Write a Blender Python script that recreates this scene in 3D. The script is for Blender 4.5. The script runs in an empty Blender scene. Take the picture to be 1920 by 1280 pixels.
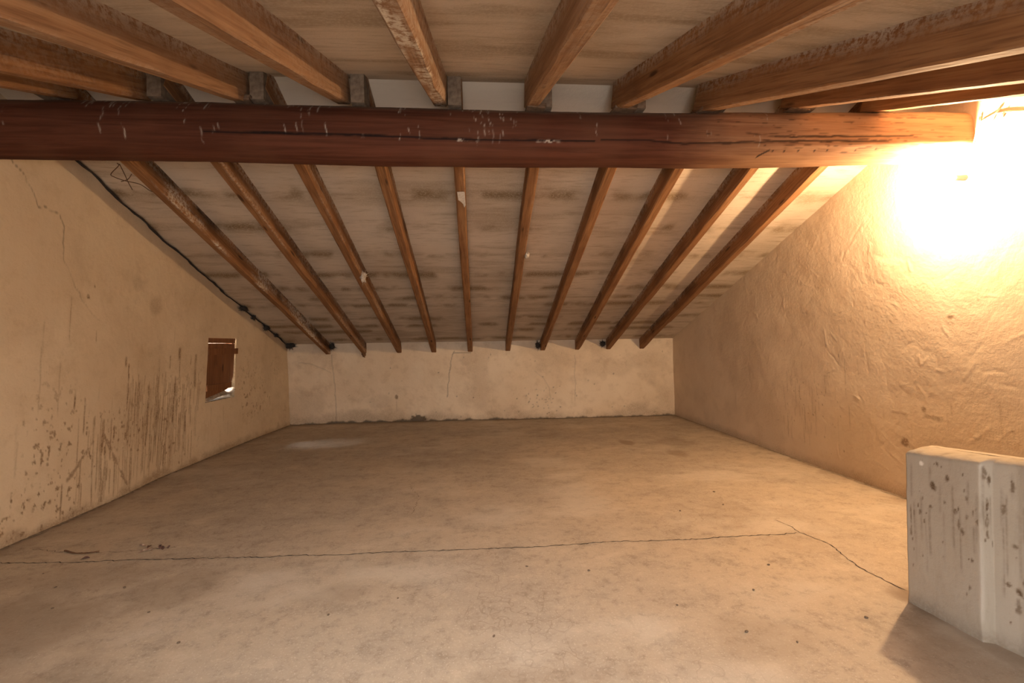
import bpy, math, random
import numpy as np
from mathutils import Matrix, Vector

scene = bpy.context.scene
COL = scene.collection

# ------------------------------------------------------------------ camera
F_PX = 853.0
cam_d = bpy.data.cameras.new('camera')
cam_d.sensor_fit = 'HORIZONTAL'; cam_d.sensor_width = 36.0
cam_d.lens = F_PX / 1920.0 * 36.0
cam_d.clip_start = 0.02
cam = bpy.data.objects.new('camera', cam_d); COL.objects.link(cam)
ya = Vector((-63.0 / F_PX, -5.0 / F_PX, -1.0)).normalized()      # room depth axis seen from the camera
up = Vector((-0.016, 1.0, 0.0)); up = (up - up.dot(ya) * ya).normalized()
xa = ya.cross(up)
M = Matrix((xa, ya, up)).to_4x4(); M.translation = (0, 0, 1.5)
cam.matrix_world = M
scene.camera = cam

# ------------------------------------------------------------------ world, daylight, exposure
world = bpy.data.worlds.new('world'); scene.world = world
world.use_nodes = True
bg = world.node_tree.nodes['Background']
bg.inputs['Color'].default_value = (0.97, 0.96, 0.96, 1)
bg.inputs['Strength'].default_value = 17.0

sun_d = bpy.data.lights.new('sun', 'SUN'); sun_d.energy = 18.0; sun_d.angle = math.radians(24)
sun_d.color = (0.93, 0.95, 1.0)
sun = bpy.data.objects.new('sun', sun_d); COL.objects.link(sun)
sun.rotation_euler = Vector((1.03, 0.12, -0.80)).to_track_quat('-Z', 'Y').to_euler()
sun.location = (-9, 6.5, 6)

LAMP_POS = (3.62, 3.26, 2.73)
LAMP_STRENGTH = 7400.0
LAMP_COLOR = (1.0, 0.67, 0.37)

vs = scene.view_settings
vs.view_transform = 'Standard'; vs.look = 'None'; vs.gamma = 1.0; vs.use_curve_mapping = False
vs.exposure = 0.0
scene.cycles.max_bounces = 4
scene.cycles.diffuse_bounces = 4
scene.cycles.glossy_bounces = 2
scene.cycles.use_light_tree = False
scene.cycles.caustics_reflective = False
scene.cycles.caustics_refractive = False
scene.cycles.use_adaptive_sampling = True
scene.cycles.adaptive_threshold = 0.05
scene.cycles.sample_clamp_indirect = 6.0

# ------------------------------------------------------------------ room dimensions
YB, YR, YF = 9.0, 3.362, -2.15          # back wall, ridge, front wall (behind the camera)
ZR = 3.438
SF = 0.334
def s_near(x): return 0.338 + 0.05 * np.minimum(1, (np.abs(x) / 2) ** 2)
def ceil_far(x, y): return ZR - SF * (y - YR) + 0 * x
def ceil_near(x, y): return ZR - s_near(x) * (YR - y)
def ceil(x, y): return np.where(y >= YR, ceil_far(x, y), ceil_near(x, y))
def lfoot(y): return np.interp(y, [-2.2, 3.7, 4.4, 5.0, 5.6, 6.4, 7.7, 9.05], [-3.65, -3.65, -3.655, -3.67, -3.74, -3.733, -3.717, -3.647])
def lhead(y): return np.interp(y, [-2.2, 3.3, 4.2, 4.54, 5.24, 6.77, 7.73, 9.0], [-3.42, -3.42, -3.447, -3.476, -3.531, -3.606, -3.623, -3.655])
def rfoot(y): return 3.935 + 0 * y
def rhead(y): return np.interp(y, [-2.2, 2.4, 3.3, 4.11, 4.69, 5.63, 6.55, 8.97], [3.76, 3.76, 3.772, 3.788, 3.812, 3.845, 3.872, 3.943])

# ------------------------------------------------------------------ noise
_rs = np.random.RandomState(7)
_T = _rs.rand(256, 256)
def vn(x, y, seed=0):
    x = np.asarray(x, float) + seed * 17.31; y = np.asarray(y, float) + seed * 41.77
    xi = np.floor(x).astype(int); yi = np.floor(y).astype(int)
    fx = x - xi; fy = y - yi
    fx = fx * fx * (3 - 2 * fx); fy = fy * fy * (3 - 2 * fy)
    a = _T[xi % 256, yi % 256]; b = _T[(xi + 1) % 256, yi % 256]
    c = _T[xi % 256, (yi + 1) % 256]; d = _T[(xi + 1) % 256, (yi + 1) % 256]
    return (a * (1 - fx) + b * fx) * (1 - fy) + (c * (1 - fx) + d * fx) * fy
def fbm(x, y, o=4, seed=0):
    s = 0; a = 0.5; t = 0
    for k in range(o):
        s = s + a * vn(x * 2 ** k, y * 2 ** k, seed + k * 3); t += a; a *= 0.55
    return s / t
def sstep(a, b, x):
    t = np.clip((x - a) / (b - a), 0, 1); return t * t * (3 - 2 * t)
def segdist(px, py, ax, ay, bx, by):
    dx, dy = bx - ax, by - ay
    t = np.clip(((px - ax) * dx + (py - ay) * dy) / (dx * dx + dy * dy + 1e-12), 0, 1)
    return np.hypot(px - ax - t * dx, py - ay - t * dy)
def polydist(px, py, pts):
    d = np.full(np.shape(px), 9.0)
    for (a, b) in zip(pts[:-1], pts[1:]):
        d = np.minimum(d, segdist(px, py, a[0], a[1], b[0], b[1]))
    return d

# ------------------------------------------------------------------ mesh helpers
def link(name, me, mat=None, parent=None):
    o = bpy.data.objects.new(name, me); COL.objects.link(o)
    if mat is not None and me is not None: me.materials.append(mat)
    if parent is not None: o.parent = parent
    return o
def tag(o, label=None, cat=None, group=None, kind=None):
    if label: o['label'] = label
    if cat: o['category'] = cat
    if group: o['group'] = group
    if kind: o['kind'] = kind
    return o
def raw_mesh(name, V, Q, attrs=None, smooth=True):
    V = np.asarray(V, np.float32).reshape(-1, 3); Q = np.asarray(Q, np.int32)
    me = bpy.data.meshes.new(name)
    n, k = Q.shape
    me.vertices.add(len(V)); me.vertices.foreach_set('co', V.ravel())
    me.loops.add(n * k); me.loops.foreach_set('vertex_index', Q.ravel())
    me.polygons.add(n); me.polygons.foreach_set('loop_start', np.arange(0, n * k, k, dtype=np.int32))
    if smooth: me.polygons.foreach_set('use_smooth', np.ones(n, bool))
    for an, av in (attrs or {}).items():
        a = me.attributes.new(an, 'FLOAT', 'POINT'); a.data.foreach_set('value', np.asarray(av, np.float32).ravel())
    me.update(calc_edges=True); me.validate()
    return me
def grid_quads(n, m, wrap_m=False):
    i, j = np.meshgrid(np.arange(n - 1), np.arange(m if wrap_m else m - 1), indexing='ij')
    j2 = (j + 1) % m
    return np.stack([i * m + j, (i + 1) * m + j, (i + 1) * m + j2, i * m + j2], -1).reshape(-1, 4)
def poly_mesh(name, V, Fs, smooth=False):
    me = bpy.data.meshes.new(name); me.from_pydata([tuple(v) for v in V], [], Fs); me.update()
    if smooth:
        me.polygons.foreach_set('use_smooth', [True] * len(me.polygons))
    return me
def boxes_mesh(name, bs):
    V, Fs = [], []
    for (x0, x1, y0, y1, z0, z1) in bs:
        b = len(V)
        V += [(x, y, z) for x in (x0, x1) for y in (y0, y1) for z in (z0, z1)]
        Fs += [(b, b + 1, b + 3, b + 2), (b + 4, b + 6, b + 7, b + 5), (b, b + 4, b + 5, b + 1), (b + 2, b + 3, b + 7, b + 6), (b, b + 2, b + 6, b + 4), (b + 1, b + 5, b + 7, b + 3)]
    return poly_mesh(name, V, Fs)
def tube_mesh(name, pts, r, seg=6, closed_ends=True):
    pts = [Vector(p) for p in pts]; V, Fs = [], []
    rr = r if hasattr(r, '__len__') else [r] * len(pts)
    for i, p in enumerate(pts):
        t = (pts[min(i + 1, len(pts) - 1)] - pts[max(i - 1, 0)]).normalized()
        a = t.orthogonal().normalized() if i == 0 else (prev - prev.dot(t) * t).normalized()
        prev = a; b = t.cross(a)
        for k in range(seg):
            w = 2 * math.pi * k / seg
            V.append(p + rr[i] * (math.cos(w) * a + math.sin(w) * b))
    for i in range(len(pts) - 1):
        for k in range(seg):
            Fs.append((i * seg + k, i * seg + (k + 1) % seg, (i + 1) * seg + (k + 1) % seg, (i + 1) * seg + k))
    Fs.append(tuple(range(seg - 1, -1, -1))); Fs.append(tuple((len(pts) - 1) * seg + k for k in range(seg)))
    return poly_mesh(name, V, Fs, True)

# ------------------------------------------------------------------ materials
def new_mat(name):
    m = bpy.data.materials.new(name); m.use_nodes = True
    nt = m.node_tree
    return m, nt, nt.nodes['Principled BSDF']
class NB:
    def __init__(s, nt): s.nt = nt
    def n(s, t, **kw):
        x = s.nt.nodes.new(t)
        for k, v in kw.items(): setattr(x, k, v)
        return x
    def l(s, a, b): s.nt.links.new(a, b)
    def coord(s, scale=(1, 1, 1), rnd=False):
        tc = s.n('ShaderNodeTexCoord'); mp = s.n('ShaderNodeMapping'); mp.inputs['Scale'].default_value = scale
        s.l(tc.outputs['Object'], mp.inputs['Vector'])
        if rnd:
            oi = s.n('ShaderNodeObjectInfo'); mu = s.n('ShaderNodeMath', operation='MULTIPLY'); mu.inputs[1].default_value = 37.0
            s.l(oi.outputs['Random'], mu.inputs[0]); s.l(mu.outputs[0], mp.inputs['Location'])
        return mp.outputs[0]
    def noise(s, vec, scale, detail=4, rough=0.55, dist=0.0):
        x = s.n('ShaderNodeTexNoise'); x.inputs['Scale'].default_value = scale; x.inputs['Detail'].default_value = detail
        x.inputs['Roughness'].default_value = rough; x.inputs['Distortion'].default_value = dist
        s.l(vec, x.inputs['Vector']); return x.outputs['Fac']
    def ramp(s, fac, a, b, va=0.0, vb=1.0):
        x = s.n('ShaderNodeMapRange'); x.interpolation_type = 'SMOOTHSTEP'
        for i, v in zip((1, 2, 3, 4), (a, b, va, vb)): x.inputs[i].default_value = v
        s.l(fac, x.inputs[0]); return x.outputs[0]
    def mix(s, fac, a, b, mode='MIX'):
        x = s.n('ShaderNodeMix', data_type='RGBA', blend_type=mode)
        for sock, v in ((x.inputs[0], fac), (x.inputs[6], a), (x.inputs[7], b)):
            if hasattr(v, 'is_output'): s.l(v, sock)
            elif isinstance(v, (int, float)): sock.default_value = v
            else: sock.default_value = (*v, 1)
        return x.outputs[2]
    def math(s, op, a, b=0.0):
        x = s.n('ShaderNodeMath', operation=op)
        for i, v in enumerate((a, b)):
            if hasattr(v, 'is_output'): s.l(v, x.inputs[i])
            else: x.inputs[i].default_value = v
        return x.outputs[0]
    def attr(s, name):
        x = s.n('ShaderNodeAttribute', attribute_name=name); return x.outputs['Fac']
    def bump(s, h, strength, dist, prev=None):
        x = s.n('ShaderNodeBump'); x.inputs['Strength'].default_value = strength; x.inputs['Distance'].default_value = dist
        s.l(h, x.inputs['Height'])
        if prev is not None: s.l(prev, x.inputs['Normal'])
        return x.outputs[0]

def plaster(name, c1, c2, stain=(0.135, 0.062, 0.023), dark=(0.03, 0.024, 0.018), pale=(0.8, 0.76, 0.68), big=0.9, bump=0.35, mottle=(0.42, 0.29, 0.17), grime_amt=0.35, streak=(1, 1, 1)):
    m, nt, bs = new_mat(name); b = NB(nt)
    v = b.coord(); vsx = b.coord(streak)
    n1 = b.noise(v, big, 3, 0.6); n2 = b.noise(vsx, 5.0, 4, 0.68); n3 = b.noise(v, 60, 1, 0.6)
    col = b.mix(b.ramp(n1, 0.35, 0.68), c1, c2)
    col = b.mix(b.math('MULTIPLY', b.ramp(n2, 0.48, 0.75), grime_amt), col, mottle)
    col = b.mix(b.math('MULTIPLY', b.ramp(n3, 0.6, 0.8), 0.18), col, mottle)
    nb = b.ramp(n3, 0.25, 0.6, 0.55, 1.0)
    col = b.mix(b.math('MULTIPLY', b.attr('stain'), nb), col, stain)
    col = b.mix(b.attr('pale'), col, pale)
    col = b.mix(b.attr('dark'), col, dark)
    b.l(col, bs.inputs['Base Color']); bs.inputs['Roughness'].default_value = 0.92
    bs.inputs['Specular IOR Level'].default_value = 0.2
    nm = b.bump(b.noise(v, 26, 4, 0.68), bump, 0.014)
    b.l(nm, bs.inputs['Normal'])
    return m
def wood(name, c1, c2, c3, axis=1, white=(0.62, 0.55, 0.45), rough=0.75, knots=True, rnd=True):
    m, nt, bs = new_mat(name); b = NB(nt)
    sc = [26, 26, 26]; sc[axis] = 1.1
    g = b.coord(tuple(sc), rnd); v = b.coord((1, 1, 1), rnd)
    sc2 = [70, 70, 70]; sc2[axis] = 3.0; g2 = b.coord(tuple(sc2), rnd)
    n1 = b.noise(g, 1.0, 3, 0.65, 1.0); n2 = b.noise(g2, 1.0, 2, 0.6); n3 = b.noise(v, 2.2, 2, 0.5)
    col = b.mix(b.ramp(n1, 0.3, 0.7), c1, c2)
    col = b.mix(b.math('MULTIPLY', b.ramp(n2, 0.5, 0.72), 0.55), col, c3)
    col = b.mix(b.ramp(n3, 0.45, 0.8, 0.0, 0.45), col, c3)
    if knots:
        sk = [7, 7, 7]; sk[axis] = 1.6; kv = b.coord(tuple(sk), rnd)
        vo = b.n('ShaderNodeTexVoronoi'); vo.inputs['Scale'].default_value = 1.0; b.l(kv, vo.inputs['Vector'])
        col = b.mix(b.ramp(vo.outputs['Distance'], 0.06, 0.14, 0.8, 0.0), col, tuple(x * 0.3 for x in c3))
    wn = b.ramp(b.noise(v, 30, 3, 0.75), 0.38, 0.6)
    col = b.mix(b.math('MULTIPLY', b.attr('pale'), wn), col, white)
    col = b.mix(b.attr('dark'), col, (0.012, 0.008, 0.006))
    b.l(col, bs.inputs['Base Color']); bs.inputs['Roughness'].default_value = rough
    bs.inputs['Specular IOR Level'].default_value = 0.18
    nm = b.bump(b.math('ADD', n1, b.math('MULTIPLY', n2, 0.5)), 0.4, 0.006)
    b.l(nm, bs.inputs['Normal'])
    return m
def plain(name, c, rough=0.85, c2=None, scale=30, bump=0.3, metal=0.0):
    m, nt, bs = new_mat(name); b = NB(nt)
    v = b.coord(); n = b.noise(v, scale, 4, 0.6)
    b.l(b.mix(b.ramp(n, 0.3, 0.7), c, c2 or tuple(x * 0.6 for x in c)), bs.inputs['Base Color'])
    bs.inputs['Roughness'].default_value = rough; bs.inputs['Metallic'].default_value = metal
    b.l(b.bump(n, bump, 0.004), bs.inputs['Normal'])
    return m

M_WALL = plaster('cream_plaster', (0.68, 0.55, 0.385), (0.61, 0.48, 0.33), grime_amt=0.3, bump=0.22)
M_WALLR = plaster('trowelled_plaster', (0.71, 0.575, 0.425), (0.65, 0.515, 0.37), grime_amt=0.2, bump=0.30)
M_BACK = plaster('pale_plaster', (0.78, 0.655, 0.50), (0.71, 0.575, 0.42), grime_amt=0.3, bump=0.3)
M_CEIL = plaster('ceiling_plaster', (0.64, 0.53, 0.41), (0.555, 0.45, 0.34), stain=(0.25, 0.175, 0.10), pale=(0.66, 0.585, 0.48), mottle=(0.34, 0.25, 0.165), grime_amt=0.6, bump=0.25, streak=(0.7, 5.0, 5.0))
M_PARA = plaster('grey_plaster', (0.44, 0.385, 0.31), (0.39, 0.335, 0.265), stain=(0.115, 0.07, 0.035), mottle=(0.34, 0.28, 0.20), grime_amt=0.4, bump=0.3, streak=(3, 3, 0.5))
M_RAFT = wood('rafter_wood', (0.22, 0.10, 0.041), (0.32, 0.162, 0.07), (0.115, 0.048, 0.02))
M_RAFT2 = wood('rafter_wood_grey', (0.24, 0.127, 0.066), (0.33, 0.19, 0.104), (0.14, 0.07, 0.036))
M_END = plain('weathered_end_grain', (0.23, 0.17, 0.12), 0.9, (0.13, 0.09, 0.06), 25)
M_SHIM = plain('old_shim_wood', (0.20, 0.12, 0.07), 0.9, (0.10, 0.06, 0.035), 18)
M_SHUT = wood('shutter_wood', (0.17, 0.07, 0.028), (0.22, 0.095, 0.04), (0.09, 0.035, 0.015), axis=2)
M_CRACK = plain('crack_shadow', (0.045, 0.032, 0.022), 1.0)
M_SOOT = plain('sooty_web', (0.06, 0.048, 0.038), 1.0)
M_LUMP = plain('dried_plaster', (0.62, 0.55, 0.46), 0.95, (0.40, 0.33, 0.26), 60, 0.6)
M_WIRE = plain('rusty_wire', (0.16, 0.075, 0.035), 0.7)
M_MORTAR = plain('crumbled_mortar', (0.36, 0.28, 0.20), 1.0, (0.17, 0.125, 0.085), 25, 0.8)

# beam material: dark red-brown paint that gives way to raw worm-eaten wood at its far right end
def beam_mat():
    m, nt, bs = new_mat('ridge_beam_wood'); b = NB(nt)
    g = b.coord((0.8, 22, 22)); g2 = b.coord((3, 80, 80)); v = b.coord((1, 1, 1))
    n1 = b.noise(g, 1.0, 4, 0.65, 0.8); n2 = b.noise(g2, 1.0, 2, 0.6); n3 = b.noise(v, 1.6, 2, 0.6)
    red = b.mix(b.ramp(n1, 0.3, 0.7), (0.07, 0.022, 0.011), (0.12, 0.041, 0.022))
    red = b.mix(b.ramp(n3, 0.45, 0.75, 0, 0.5), red, (0.13, 0.055, 0.03))
    raw = b.mix(b.ramp(n1, 0.3, 0.7), (0.30, 0.15, 0.075), (0.42, 0.235, 0.125))
    raw = b.mix(b.math('MULTIPLY', b.ramp(n2, 0.5, 0.75), 0.6), raw, (0.15, 0.07, 0.035))
    col = b.mix(b.attr('raw'), red, raw)
    col = b.mix(b.attr('dust'), col, (0.23, 0.17, 0.12))
    col = b.mix(b.attr('pale'), col, (0.66, 0.58, 0.47))
    col = b.mix(b.attr('dark'), col, (0.010, 0.006, 0.005))
    b.l(col, bs.inputs['Base Color']); bs.inputs['Roughness'].default_value = 0.8
    bs.inputs['Specular IOR Level'].default_value = 0.15
    nm = b.bump(b.math('ADD', n1, b.math('MULTIPLY', n2, 0.4)), 0.35, 0.006)
    b.l(nm, bs.inputs['Normal'])
    return m
M_BEAM = beam_mat()

def floor_mat():
    m, nt, bs = new_mat('worn_concrete'); b = NB(nt)
    v = b.coord(); vsx = b.coord((0.75, 1.0, 1.0))
    n1 = b.noise(v, 0.6, 3, 0.6); n2 = b.noise(vsx, 4.2, 6, 0.76); n3 = b.noise(v, 13, 6, 0.82); n4 = b.noise(v, 80, 2, 0.7)
    col = b.mix(b.ramp(n1, 0.35, 0.65), (0.47, 0.38, 0.28), (0.40, 0.33, 0.255))
    col = b.mix(b.ramp(n2, 0.50, 0.70, 0, 0.65), col, (0.29, 0.235, 0.18))
    col = b.mix(b.ramp(n2, 0.46, 0.32, 0, 0.45), col, (0.58, 0.48, 0.36))
    col = b.mix(b.math('MULTIPLY', b.ramp(n3, 0.48, 0.66, 0, 0.75), b.ramp(n2, 0.36, 0.58, 0.25, 1.0)), col, (0.27, 0.21, 0.155))
    col = b.mix(b.ramp(n4, 0.56, 0.72, 0, 0.7), col, (0.60, 0.52, 0.42))
    # hairline crazing
    dv = b.n('ShaderNodeVectorMath', operation='ADD'); no = b.n('ShaderNodeTexNoise'); no.inputs['Scale'].default_value = 5; no.inputs['Detail'].default_value = 2
    b.l(v, no.inputs['Vector']); b.l(v, dv.inputs[0]); sc = b.n('ShaderNodeVectorMath', operation='SCALE'); sc.inputs['Scale'].default_value = 0.45
    b.l(no.outputs['Color'], sc.inputs[0]); b.l(sc.outputs[0], dv.inputs[1])
    vo = b.n('ShaderNodeTexVoronoi', feature='DISTANCE_TO_EDGE'); vo.inputs['Scale'].default_value = 5.5; b.l(dv.outputs[0], vo.inputs['Vector'])
    cr = b.ramp(vo.outputs['Distance'], 0.0, 0.028, 1.0, 0.0)
    msk = b.ramp(n1, 0.45, 0.58)
    col = b.mix(b.math('MULTIPLY', b.math('MULTIPLY', cr, msk), 0.45), col, (0.22, 0.16, 0.11))
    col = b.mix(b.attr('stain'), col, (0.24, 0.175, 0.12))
    col = b.mix(b.attr('pale'), col, (0.66, 0.585, 0.48))
    col = b.mix(b.attr('dark'), col, (0.10, 0.07, 0.048))
    b.l(col, bs.inputs['Base Color'])
    b.l(b.ramp(n2, 0.3, 0.7, 0.62, 0.85), bs.inputs['Roughness'])
    bs.inputs['Specular IOR Level'].default_value = 0.35
    nm = b.bump(n3, 0.25, 0.010)
    b.l(nm, bs.inputs['Normal'])
    return m
M_FLOOR = floor_mat()

# ------------------------------------------------------------------ floor
fx = np.concatenate([np.linspace(-4.2, 2.0, 170), np.arange(2.02, 2.5, .012), np.linspace(2.52, 4.4, 50)]); fy = np.concatenate([np.linspace(-2.5, 1.5, 40), np.linspace(1.53, 9.5, 300)])
X, Y = np.meshgrid(fx, fy, indexing='ij')
st = np.zeros_like(X); pale = np.zeros_like(X); dk = np.zeros_like(X)
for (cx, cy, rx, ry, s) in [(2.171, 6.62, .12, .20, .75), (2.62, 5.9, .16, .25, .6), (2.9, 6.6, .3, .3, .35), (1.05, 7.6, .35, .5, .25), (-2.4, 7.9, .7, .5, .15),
                            (-0.86, 2.85, .25, .15, .3), (-2.9, 2.6, 1.0, .55, .55), (-1.9, 2.0, .8, .35, .45), (-2.6, 3.2, .6, .25, .3), (2.25, 1.9, .40, .45, .55), (2.3, 3.6, .5, .7, .12), (-1.2, 2.05, .4, .12, .5), (.2, 2.0, .5, .12, .3), (-0.4, 6.0, 1.2, .5, .18), (-1.9, 3.0, .35, .25, .35), (1.4, 2.2, .3, .2, .25), (2.3, 3.2, .3, .2, .2)]:  # ellipse beside the parapet: grimy floor, with its shadow darkened in the colour
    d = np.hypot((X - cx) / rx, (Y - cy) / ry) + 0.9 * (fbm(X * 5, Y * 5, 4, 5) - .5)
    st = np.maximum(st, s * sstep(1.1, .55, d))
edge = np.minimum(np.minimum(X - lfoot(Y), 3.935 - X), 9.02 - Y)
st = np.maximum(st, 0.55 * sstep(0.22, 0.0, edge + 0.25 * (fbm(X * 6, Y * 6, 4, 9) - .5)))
pale = 0.35 * sstep(.55, .8, fbm(X * 1.3, Y * 2.2, 5, 12))
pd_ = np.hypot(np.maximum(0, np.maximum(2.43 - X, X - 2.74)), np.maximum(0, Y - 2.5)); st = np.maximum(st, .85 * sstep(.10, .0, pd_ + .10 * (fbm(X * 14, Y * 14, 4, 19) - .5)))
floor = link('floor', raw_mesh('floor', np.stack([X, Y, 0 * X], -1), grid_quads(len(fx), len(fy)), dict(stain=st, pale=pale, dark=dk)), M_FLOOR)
tag(floor, 'worn beige concrete attic floor with a long crack', kind='structure')

def crack_strip(name, pts, w, mat, parent, nrm, seed=0, jit=0.012, step=0.025, lift=0.0015, wmin=.25):
    """thin ragged dark fissure lying on a surface: pts are 3D, nrm the surface normal"""
    rng = random.Random(seed); nrm = Vector(nrm); P = []
    pts = [Vector(p) for p in pts]
    for a, b in zip(pts[:-1], pts[1:]):
        n = max(1, int((b - a).length / step)); side = (b - a).cross(nrm).normalized()
        for i in range(n):
            P.append(a.lerp(b, i / n) + side * rng.uniform(-jit, jit))
    P.append(pts[-1])
    V, Fs = [], []
    for i, p in enumerate(P):
        t = P[min(i + 1, len(P) - 1)] - P[max(i - 1, 0)]
        sd = t.cross(nrm).normalized()
        ww = w * rng.uniform(wmin, 1.0) * (0.2 if i in (0, len(P) - 1) else 1)
        V += [p + sd * ww / 2 + nrm * lift, p - sd * ww / 2 + nrm * lift]
    for i in range(len(P) - 1): Fs.append((2 * i, 2 * i + 2, 2 * i + 3, 2 * i + 1))
    return link(name, poly_mesh(name, V, Fs), mat, parent)
FC = [(-3.65, 3.51), (-3.419, 3.506), (-3.126, 3.474), (-2.919, 3.459), (-2.374, 3.448), (-1.917, 3.415), (-1.537, 3.39), (-1.315, 3.39), (-1.008, 3.365), (-0.784, 3.374), (-0.206, 3.353), (0.419, 3.337), (0.988, 3.364), (1.511, 3.333), (1.941, 3.351), (2.323, 3.347), (2.463, 3.361)]
crack_strip('crack', [(x, y, 0) for x, y in FC], 0.011, M_CRACK, floor, (0, 0, 1), 3, 0.009)
crack_strip('crack', [(x, y, 0) for x, y in [(2.44, 3.62), (2.472, 3.495), (2.463, 3.361), (2.517, 3.184), (2.534, 3.128), (2.479, 2.944), (2.464, 2.776), (2.483, 2.641), (2.505, 2.523)]], 0.011, M_CRACK, floor, (0, 0, 1), 5, 0.007)
crack_strip('crack', [(-2.3, 3.63, 0), (-2.7, 3.60, 0), (-3.05, 3.62, 0), (-3.4, 3.72, 0)], 0.006, M_CRACK, floor, (0, 0, 1), 8, 0.012)
crack_strip('crack', [(-0.75, 4.9, 0), (-0.60, 4.55, 0), (-0.62, 4.1, 0)], 0.004, M_CRACK, floor, (0, 0, 1), 9, 0.015)

# ------------------------------------------------------------------ left wall with its window opening
WY0, WY1, WZ0, WZ1 = 6.435, 7.155, 0.765, 1.645
yy = np.unique(np.round(np.concatenate([np.linspace(YF - .05, 3.4, 60), np.arange(3.4, WY0, 0.0075), [WY0], np.arange(WY0 + .01, WY1, 0.012), [WY1], np.arange(WY1 + .01, 9.2, 0.012)]), 4))
zz = np.unique(np.round(np.concatenate([[-0.05, 0.0], np.arange(0.0, WZ0, 0.014), [WZ0], np.arange(WZ0 + .014, WZ1, 0.014), [WZ1], np.arange(WZ1 + .014, 3.5, 0.018)]), 4))
Yw, Zw = np.meshgrid(yy, zz, indexing='ij')
def left_x(Y, Z):
    t = np.clip(Z / np.maximum(0.5, ceil(np.full_like(Y, -3.5), Y)), 0, 1)
    return lfoot(Y) * (1 - t) + lhead(Y) * t + 0.022 * (fbm(Y * 1.3, Z * 1.3, 4, 21) - .5) + 0.006 * (fbm(Y * 9, Z * 9, 3, 25) - .5)
Ct = ceil(np.full_like(Yw, -3.5), Yw) + 0.05
clip_ = Zw > Ct; Zc = np.minimum(Zw, Ct)
Xw = left_x(Yw, Zc)
stain = np.zeros_like(Yw); dark = np.zeros_like(Yw)
def drip(A, U, Z, u, z0, z1, w, s, seed=0, wob=0.01):
    uu = u + wob * (fbm(Z * 4 + seed, np.full_like(Z, seed * 1.7), 3, seed) - .5) * 2
    m = np.exp(-((U - uu) / w) ** 2) * sstep(z0 + .012, z0 - .02, Z) * sstep(z1 - .02, z1 + .10 * min(1, (z0 - z1)), Z)
    m = m * (0.45 + 0.55 * sstep(.3, .55, fbm(U * 40, Z * 9, 3, seed + 4)))
    np.maximum(A, s * m, out=A)
LD = [(5.848, 1.521, 1.358, 0.0296, 0.8), (5.865, 1.358, 1.058, 0.0099, 0.7), (5.783, 1.174, 0.584, 0.012, 1), (5.675, 1.428, 1.264, 0.0139, 0.7), (5.553, 1.227, 1.11, 0.0088, 0.8), (5.486, 1.396, 0.594, 0.0129, 0.6), (6.072, 1.438, 1.296, 0.016, 0.7), (6.176, 1.436, 0.988, 0.0276, 0.7), (6.095, 0.995, 0.663, 0.0107, 0.7), (6.019, 0.674, 0.453, 0.0131, 1), (4.926, 1.43, 1.337, 0.0137, 0.8), (4.973, 1.357, 0.869, 0.009, 1), (5.091, 1.11, 0.902, 0.0075, 0.8), (5.237, 1.229, 1.021, 0.0078, 0.6), (5.307, 0.666, 0.432, 0.01, 1), (4.811, 0.754, 0.617, 0.0092, 1), (4.77, 0.83, 0.688, 0.0074, 0.7), (4.675, 0.778, 0.507, 0.0076, 0.9), (4.432, 1.074, 0.74, 0.007, 0.8), (4.319, 1.135, 0.979, 0.008, 1), (3.981, 1.539, 0.985, 0.006, 0.4), (4.153, 1.406, 0.945, 0.006, 0.35), (4.228, 1.977, 1.583, 0.006, 0.6), (4.528, 1.685, 1.585, 0.006, 0.5)]
sub = (yy > 3.4)
Us, Zs = Yw[sub], Zc[sub]; A = stain[sub]
rng = random.Random(11)
for k, d in enumerate(LD): drip(A, Us, Zs, *d, seed=k)
for k in range(230):
    u = rng.triangular(4.2, 6.4, 5.6); z0 = rng.uniform(.35, 1.25) if u > 4.9 else rng.uniform(.2, .9)
    sl = (Us[:, 0] > u - .05) & (Us[:, 0] < u + .05); B = A[sl]
    drip(B, Us[sl], Zs[sl], u, z0, max(.02, z0 - rng.uniform(.15, .6)), rng.uniform(.005, .009), rng.uniform(.3, .85), seed=k, wob=.006); A[sl] = B
for k in range(46):
    u = rng.uniform(3.6, 9.0); z0 = rng.uniform(.3, 1.9)
    sl = (Us[:, 0] > u - .05) & (Us[:, 0] < u + .05); B = A[sl]
    drip(B, Us[sl], Zs[sl], u, z0, max(.02, z0 - rng.uniform(.1, .4)), .007, rng.uniform(.12, .4), seed=k + 300); A[sl] = B
spk = sstep(.66, .74, fbm(Us * 30, Zs * 22, 3, 61)) * sstep(.45, .62, fbm(Us * 1.8, Zs * 1.8, 3, 66)) * sstep(1.7, .5, Zs)
A = np.maximum(A, .75 * spk)
for pts in ([(4.548, .636), (4.293, .354)], [(4.692, .672), (5.073, .01)]):
    d = polydist(Us, Zs, pts) + .05 * (fbm(Us * 25, Zs * 25, 3, 71) - .5)
    A = np.maximum(A, .6 * sstep(.022, .004, d))
for k in range(30):                                # spatter low on the wall near the frame's left edge
    u, z = rng.gauss(4.1, .22), rng.gauss(.40, .13)
    d = np.hypot((Us - u) / rng.uniform(.005, .013), (Zs - z) / rng.uniform(.006, .022)) + 1.2 * (fbm(Us * 60, Zs * 60, 2, k) - .5)
    A = np.maximum(A, rng.uniform(.3, .85) * sstep(1.1, .6, d))
A = np.maximum(A, .5 * sstep(.13, .0, Zs + .16 * (fbm(Us * 8, Zs * 8, 4, 81) - .5)))
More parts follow.
